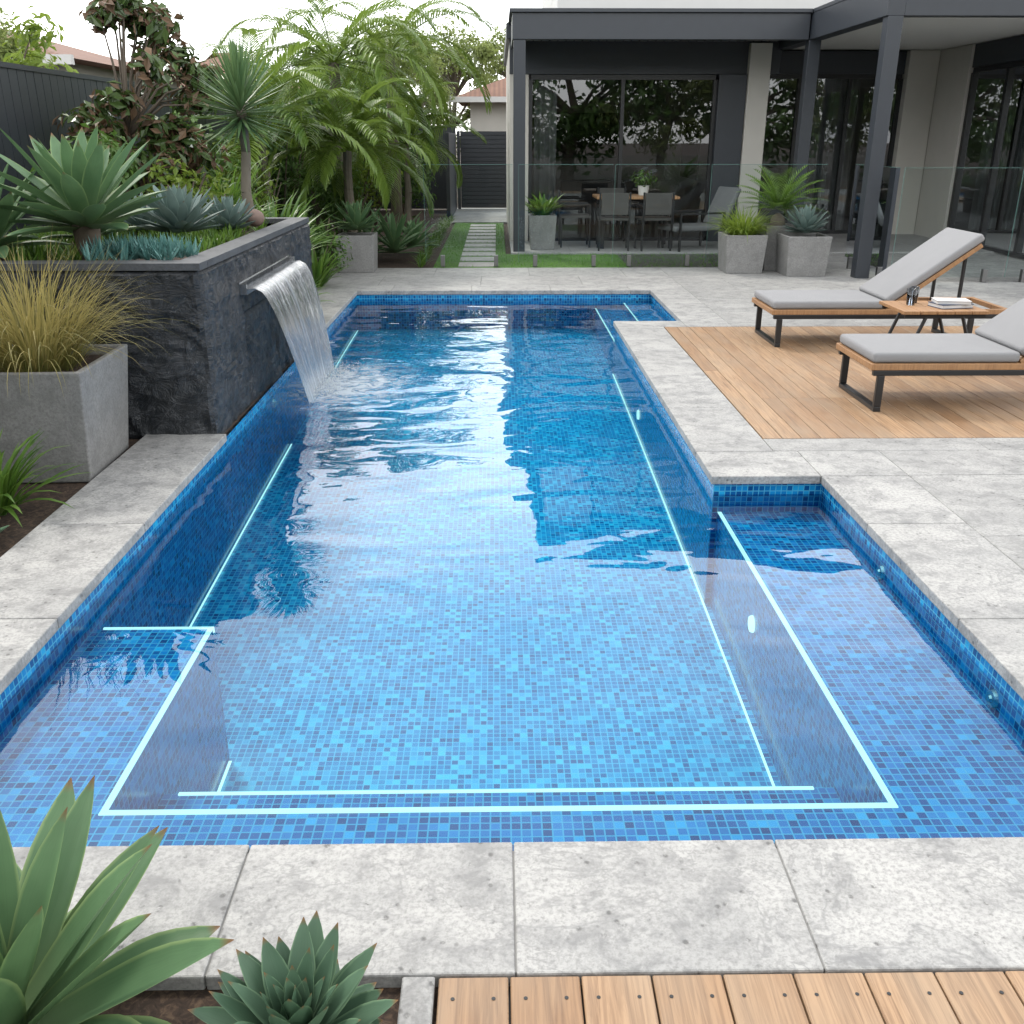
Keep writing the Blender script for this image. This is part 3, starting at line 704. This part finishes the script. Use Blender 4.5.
def doorx(x0,x1,y,z0,z1,n,fw=.055):
    g.face([(x0,y,z0),(x1,y,z0),(x1,y,z1),(x0,y,z1)],[(0,0)]*4)
    fr.box(x0,x1,y-.04,y+.04,z0-.001,z0+.05); fr.box(x0,x1,y-.04,y+.04,z1-.07,z1)
    for k in range(n+1):
        x=x0+(x1-x0)*k/n; fr.box(x-fw/2,x+fw/2,y-.045,y+.045,z0+.051,z1-.071)
def doory(y0,y1,x,z0,z1,n,fw=.055):
    g.face([(x,y0,z0),(x,y1,z0),(x,y1,z1),(x,y0,z1)],[(0,0)]*4)
    fr.box(x-.04,x+.04,y0,y1,z0-.001,z0+.05); fr.box(x-.04,x+.04,y0,y1,z1-.07,z1)
    for k in range(n+1):
        y=y0+(y1-y0)*k/n; fr.box(x-.045,x+.045,y-fw/2,y+fw/2,z0+.051,z1-.071)
doorx(.53,3.42,YW+.05,.02,2.515,2); doorx(4.25,6.82,17.5,.02,2.6,3,.06)
doory(11.7,16.15,7.45,.02,2.615,4,.08)
doorx(1.78,4.27,16.8,3.8,5.18,3,.05)
g.obj('glazing',M_GLASS,ho); fr.obj('door_frames',M_FRAME,ho)
b=MB()
for k in range(26): b.box(1.8,4.25,16.86,16.9,3.83+k*.05,3.83+k*.05+.035,0,None)
b.obj('venetian_blinds',M_RENDER,ho)
b=MB()
def curtain(x0,x1,y):
    x=x0; k=0
    while x<x1:
        y0=y+.04*math.sin(k*1.3); y1=y+.04*math.sin((k+1)*1.3); b.face([(x,y0,.05),(x+.03,y1,.05),(x+.03,y1,2.55),(x,y0,2.55)],[(0,0)]*4); x+=.03;k+=1
curtain(5.4,6.3,17.9); curtain(.6,.95,16.5)
b.obj('curtains',simple('sheer_curtain',(.5,.5,.49),.9),ho)
b=MB(); b.box(1.3,3.0,19.6,20.5,0,.42); b.box(1.3,3.0,20.501,20.7,0,.8); b.box(5.2,6.6,20,20.8,0,.45); b.box(5.2,6.6,20.801,20.95,0,.85)
b.obj('sofa',M_SOFA,ho,bevel=.05,bseg=3)
b=MB(); b.box(3.6,3.64,18.2,19.8,.9,1.9); b.box(1.2,2.6,21.9,21.98,1.2,2.1); b.obj('wall_art',M_DARKI,ho)
# ------------------------------------------------------------ pergola
pg=empty('pergola',(2.4,14.7,0)); b=MB()
P=.17
for (x,y) in((.32,14.7),(4.43,14.7),(4.46,11.9)): b.box(x-P/2,x+P/2,y-P/2,y+P/2,.0,2.869)
b.box(.22,4.33,14.6,14.78,2.87,3.2); b.box(.22,.4,14.781,16.15,2.87,3.2); b.box(4.35,4.55,11.82,16.15,2.87,3.2)
b.box(4.551,9.2,11.82,12.0,2.87,3.2)
b.box(.18,4.34,14.56,16.14,3.201,3.25); b.box(4.345,9.3,11.78,16.14,3.201,3.25)
b.obj('frame',M_MET,pg,bevel=.005)
b=MB(); x=.45
while x<4.3: b.box(x,x+.10,14.79,16.14,2.98,3.03); x+=.125
b.obj('louvres',simple('louvre_metal',(.3,.305,.31),.5),pg)
b=MB(); b.box(4.56,9.2,12.01,17.3,2.96,3.0); b.obj('ceiling_lining',simple('ceiling_paint',(.65,.64,.61),.8,0,.03),pg)
# ------------------------------------------------------------ dining set
ds=empty('dining_table',(2.1,15.3,0)); b=MB(); b.box(1.5,2.75,14.98,15.75,.74,.78); b.obj('top',M_TEAK,ds,bevel=.006)
b=MB()
for x in(1.6,2.65):
    for y in(15.05,15.68): b.box(x-.03,x+.03,y-.03,y+.03,.02,.739)
b.obj('legs',M_FRAME,ds)
def chair(x,y,rot):
    e=empty('dining_chair',(x,y,.02)); M=Matrix.Translation((x,y,.02))@Matrix.Rotation(rot,4,'Z'); b=MB()
    for a in(-.22,.22):
        for c in(-.22,.22): b.box(a-.014,a+.014,c-.014,c+.014,0,.439,0,M=M)
        b.box(a-.014,a+.014,.24,.262,.30,.84,0,M=M)
        b.box(a-.02,a+.02,-.22,.239,.62,.645,0,M=M); b.box(a-.014,a+.014,-.235,-.207,.476,.619,0,M=M)
    b.box(-.24,.24,-.24,.238,.44,.475,1,M=M); b.box(-.2,.2,.24,.26,.52,.83,1,M=M)
    b.obj('chair_frame',[M_FRAME,M_DARKI],e,bevel=.004)
chair(1.75,14.9,math.pi*.98); chair(2.35,14.88,math.pi*1.03); chair(1.2,15.4,math.pi*.5); chair(1.85,15.9,0)
e=empty('potted_plant',(2.25,15.4,.78)); b=MB(); b.lathe((2.25,15.4,.78),[(.001,0),(.07,0),(.09,.14),(.08,.14),(.07,.12),(.001,.12)],16); b.obj('bowl',M_RENDER,e)
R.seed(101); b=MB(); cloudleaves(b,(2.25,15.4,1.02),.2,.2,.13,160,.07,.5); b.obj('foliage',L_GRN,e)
e=empty('outdoor_lounge_chair',(3.0,14.95,.02)); b=MB(); M=Matrix.Translation((3.0,15.0,.02))@Matrix.Rotation(-1.2,4,'Z')
b.box(-.27,.27,-.5,.3,.28,.36,0,M=M); b.box(-.27,.27,-.04,.04,0,.6,0,M=M@Matrix.Translation((0,.33,.34))@Matrix.Rotation(-.45,4,'X'))
b.obj('cushions',M_SOFA,e,bevel=.03,bseg=3)
b=MB()
for a in(-.30,.30): b.box(a-.015,a+.015,-.45,-.42,0,.52,0,M=M); b.box(a-.015,a+.015,.3,.33,0,.52,0,M=M); b.box(a-.015,a+.015,-.45,.33,.521,.55,0,M=M)
b.obj('frame',M_FRAME,e)
# ------------------------------------------------------------ sun loungers
def lounger(x,y0,rot=0.):
    wd=.66; L=1.95; hx=.93
    e=empty('sun_lounger',(x,y0,0)); M=Matrix.Translation((x,y0,0))@Matrix.Rotation(rot,4,'Z')
    b=MB()
    b.box(0,L,0,.04,.265,.305,0,.3,M=M); b.box(0,L,wd-.04,wd,.265,.305,0,.7,M=M); b.box(-.001,.04,.041,wd-.041,.266,.304,0,.5,M=M)
    b.box(L-.04,L,.041,wd-.041,.266,.304,0,.5,M=M)
    for k in range(9): b.box(.1+k*.1,.16+k*.1,.042,wd-.042,.272,.298,0,R.random(),M=M)
    A=M@Matrix.Translation((hx,0,.312))@Matrix.Rotation(-rad(36),4,'Y')
    b.box(0,.86,.02,.06,-.03,.005,0,.2,M=A); b.box(0,.86,wd-.06,wd-.02,-.03,.005,0,.8,M=A); b.box(.82,.86,.061,wd-.061,-.03,.005,0,.4,M=A)
    for k in range(6): b.box(.05+k*.13,.11+k*.13,.061,wd-.061,-.02,.0,0,R.random(),M=A)
    b.obj('timber_frame',M_TEAK,e,bevel=.004)
    b=MB()
    b.box(0.02,L-.02,.003,.037,.229,.264,0,M=M); b.box(0.02,L-.02,wd-.037,wd-.003,.229,.264,0,M=M)
    for xx in(.05,1.62):
        b.box(xx,xx+.045,.004,.034,0.031,.228,0,M=M); b.box(xx,xx+.045,wd-.034,wd-.004,.031,.228,0,M=M)
        b.box(xx,xx+.045,.004,wd-.004,0,.03,0,M=M); b.box(xx,xx+.045,.038,wd-.038,.235,.26,0,M=M)
    b.box(hx+.60,hx+.625,.07,.095,.25,.74,0,M=M); b.box(hx+.60,hx+.625,wd-.095,wd-.07,.25,.74,0,M=M)
    b.obj('metal_legs',M_FRAME,e,bevel=.004)
    b=MB(); b.box(.01,hx-.005,.012,wd-.012,.307,.372,0,M=M); b.box(.03,.9,.012,wd-.012,.01,.075,0,M=A)
    b.obj('cushions',M_CUSH,e,bevel=.022,bseg=4,smooth=True)
lounger(2.22,7.72,0); lounger(2.30,5.74,0)
st=empty('side_table',(3.3,7.15,0)); b=MB(); z=.40
for k in range(5): b.box(2.96+k*.126,2.96+k*.126+.12,6.93,7.42,z,z+.025,0,R.random())
b.obj('top',M_TEAK,st,bevel=.003)
b=MB()
for yy in(6.96,7.39):
    b.box(2.98,3.57,yy-.012,yy+.012,z-.028,z-.002)
    b.cyl((3.0,yy,0),(3.14,yy,z-.02),.014,.014,8); b.cyl((3.55,yy,0),(3.41,yy,z-.02),.014,.014,8); b.box(3.05,3.5,yy-.008,yy+.008,.13,.146)
b.obj('legs',M_FRAME,st)
M_CGL=glassmat('drinking_glass_material',(.93,.96,.97),1.5)
for gx,gy in((3.12,7.22),(3.18,7.32)) :
    b=MB(); b.lathe((gx,gy,z+.026),[(.001,0),(.03,0),(.036,.12),(.033,.12),(.028,.01),(.001,.01)],20); b.lathe((gx,gy,z+.036),[(.001,0),(.0275,0),(.030,.07),(.001,.07)],20); b.obj('drinking_glass',M_CGL,smooth=True)
e=empty('books',(3.38,7.12,z+.026)); b=MB(); M=Matrix.Translation((3.38,7.12,z+.026))@Matrix.Rotation(.2,4,'Z')
b.box(-.13,.13,-.09,.09,0,.004,1,M=M); b.box(-.127,.125,-.087,.087,.0045,.0255,0,M=M); b.box(-.13,.13,-.09,.09,.026,.03,1,M=M)
M=M@Matrix.Translation((0,0,.031))@Matrix.Rotation(-.35,4,'Z'); b.box(-.12,.12,-.08,.08,0,.02,0,M=M); b.box(-.123,.123,-.083,.083,.0205,.024,0,M=M)
b.obj('stack',[M_PAPER,M_NAVY],e)
# ------------------------------------------------------------ neighbours
def mktile():
    m=NT('terracotta_roof_tiles'); uv=m.uv(); a=m.n('TexWave',{'wave_type':'BANDS','bands_direction':'X'},Vector=uv,Scale=1.1).outputs['Fac']; n=m.noise(m.pos(),2,3)
    c=m.mix(n,(.12,.06,.04),(.24,.13,.09)); c=m.mix(m.math('MULTIPLY',a,.4),c,(.05,.03,.025))
    return m.done(m.n('BsdfPrincipled',Base_Color=c,Roughness=.9))
M_RTILE=mktile()
def nhouse(name,x0,x1,y0,y1,h,rh,wallm):
    e=empty(name,((x0+x1)/2,y0,0)); b=MB(); b.box(x0,x1,y0,y1,0,h); b.obj('walls',wallm,e)
    b=MB(); o=.5; A=[(x0-o,y0-o,h),(x1+o,y0-o,h),(x1+o,y1+o,h),(x0-o,y1+o,h)]; w_=(y1-y0)/2+o; C=(x0-o+w_,(y0+y1)/2,h+rh); D=(x1+o-w_,(y0+y1)/2,h+rh)
    for f in([A[0],A[1],D,C],[A[1],A[2],D],[A[2],A[3],C,D],[A[3],A[0],C]): b.face(f,[(p[0]*2,p[1]*2) for p in f])
    b.face([A[3],A[2],A[1],A[0]],[(0,0)]*4)
    b.obj('roof',M_RTILE,e)
    b=MB(); b.box(x0-o-.1,x1+o+.1,y0-o-.12,y0-o,h-.12,h+.03)
    b.obj('gutter',M_RENDER,e)
    b=MB(); b.box(x0+1.2,x0+2.6,y0-.02,y0+.05,1,2.1); b.obj('window',M_GLASS,e)
nhouse('neighbour_house',-18,-7.6,18,25,2.85,1.1,M_BEIGE)
nhouse('neighbour_house',-11,-5.6,29,35,2.7,1.3,M_RENDER)
nhouse('neighbour_house',-.8,9,31,38,2.7,1.6,M_BEIGE)
t1=tree('background_tree',(-1.5,36,0),4.9,2.0,34,200,.20,[L_EUC],.16,.35,(0,),seed=121,low=.25,cl=.36)
t2=tree('background_tree',(-6.8,27,0),3.4,1.9,30,180,.2,[L_GRN],.15,.45,(0,),seed=122,low=.2,cl=.4)
def inst(src,loc,s,rz):
    o=bpy.data.objects.new('background_tree',src.data); sc.collection.objects.link(o); o.location=loc; o.scale=(s,s,s); o.rotation_euler=(0,0,rz)
inst(t1,(-4.2,34,0),.85,2.); inst(t1,(.6,46,0),1.2,3.1); inst(t1,(-16,30,0),1.,4.); inst(t2,(-5.0,22,0),.85,4.6); inst(t1,(-6.9,14,0),.62,1.1); inst(t2,(-3.2,23,0),1.0,2.6); inst(t1,(-2.6,29,0),.9,5.2)
for k,(x,y,s) in enumerate(((-9,-9,1.),(-5,-10,1.2),(-1,-9,1.),(3,-10,1.25),(7,-9,1.05),(11,-10,1.2),(15,-8,1.1),(-13,-7,1.1),(18,-3,1.1))): inst((t1,t2)[k%2],(x,y,-.5),s*(1.3,1.7)[k%2],k*1.3)
# ------------------------------------------------------------ camera
cd=bpy.data.cameras.new('camera'); cd.sensor_width=36; cd.lens=950*36/1024; cd.clip_end=1000; cd.clip_start=.05
co=bpy.data.objects.new('camera',cd); sc.collection.objects.link(co); co.location=(0,0,1.6)
co.rotation_euler=(rad(90-21.489),0,rad(-.842)); sc.camera=co
sc.view_settings.view_transform='Standard'; sc.view_settings.look='None'; sc.view_settings.exposure=0
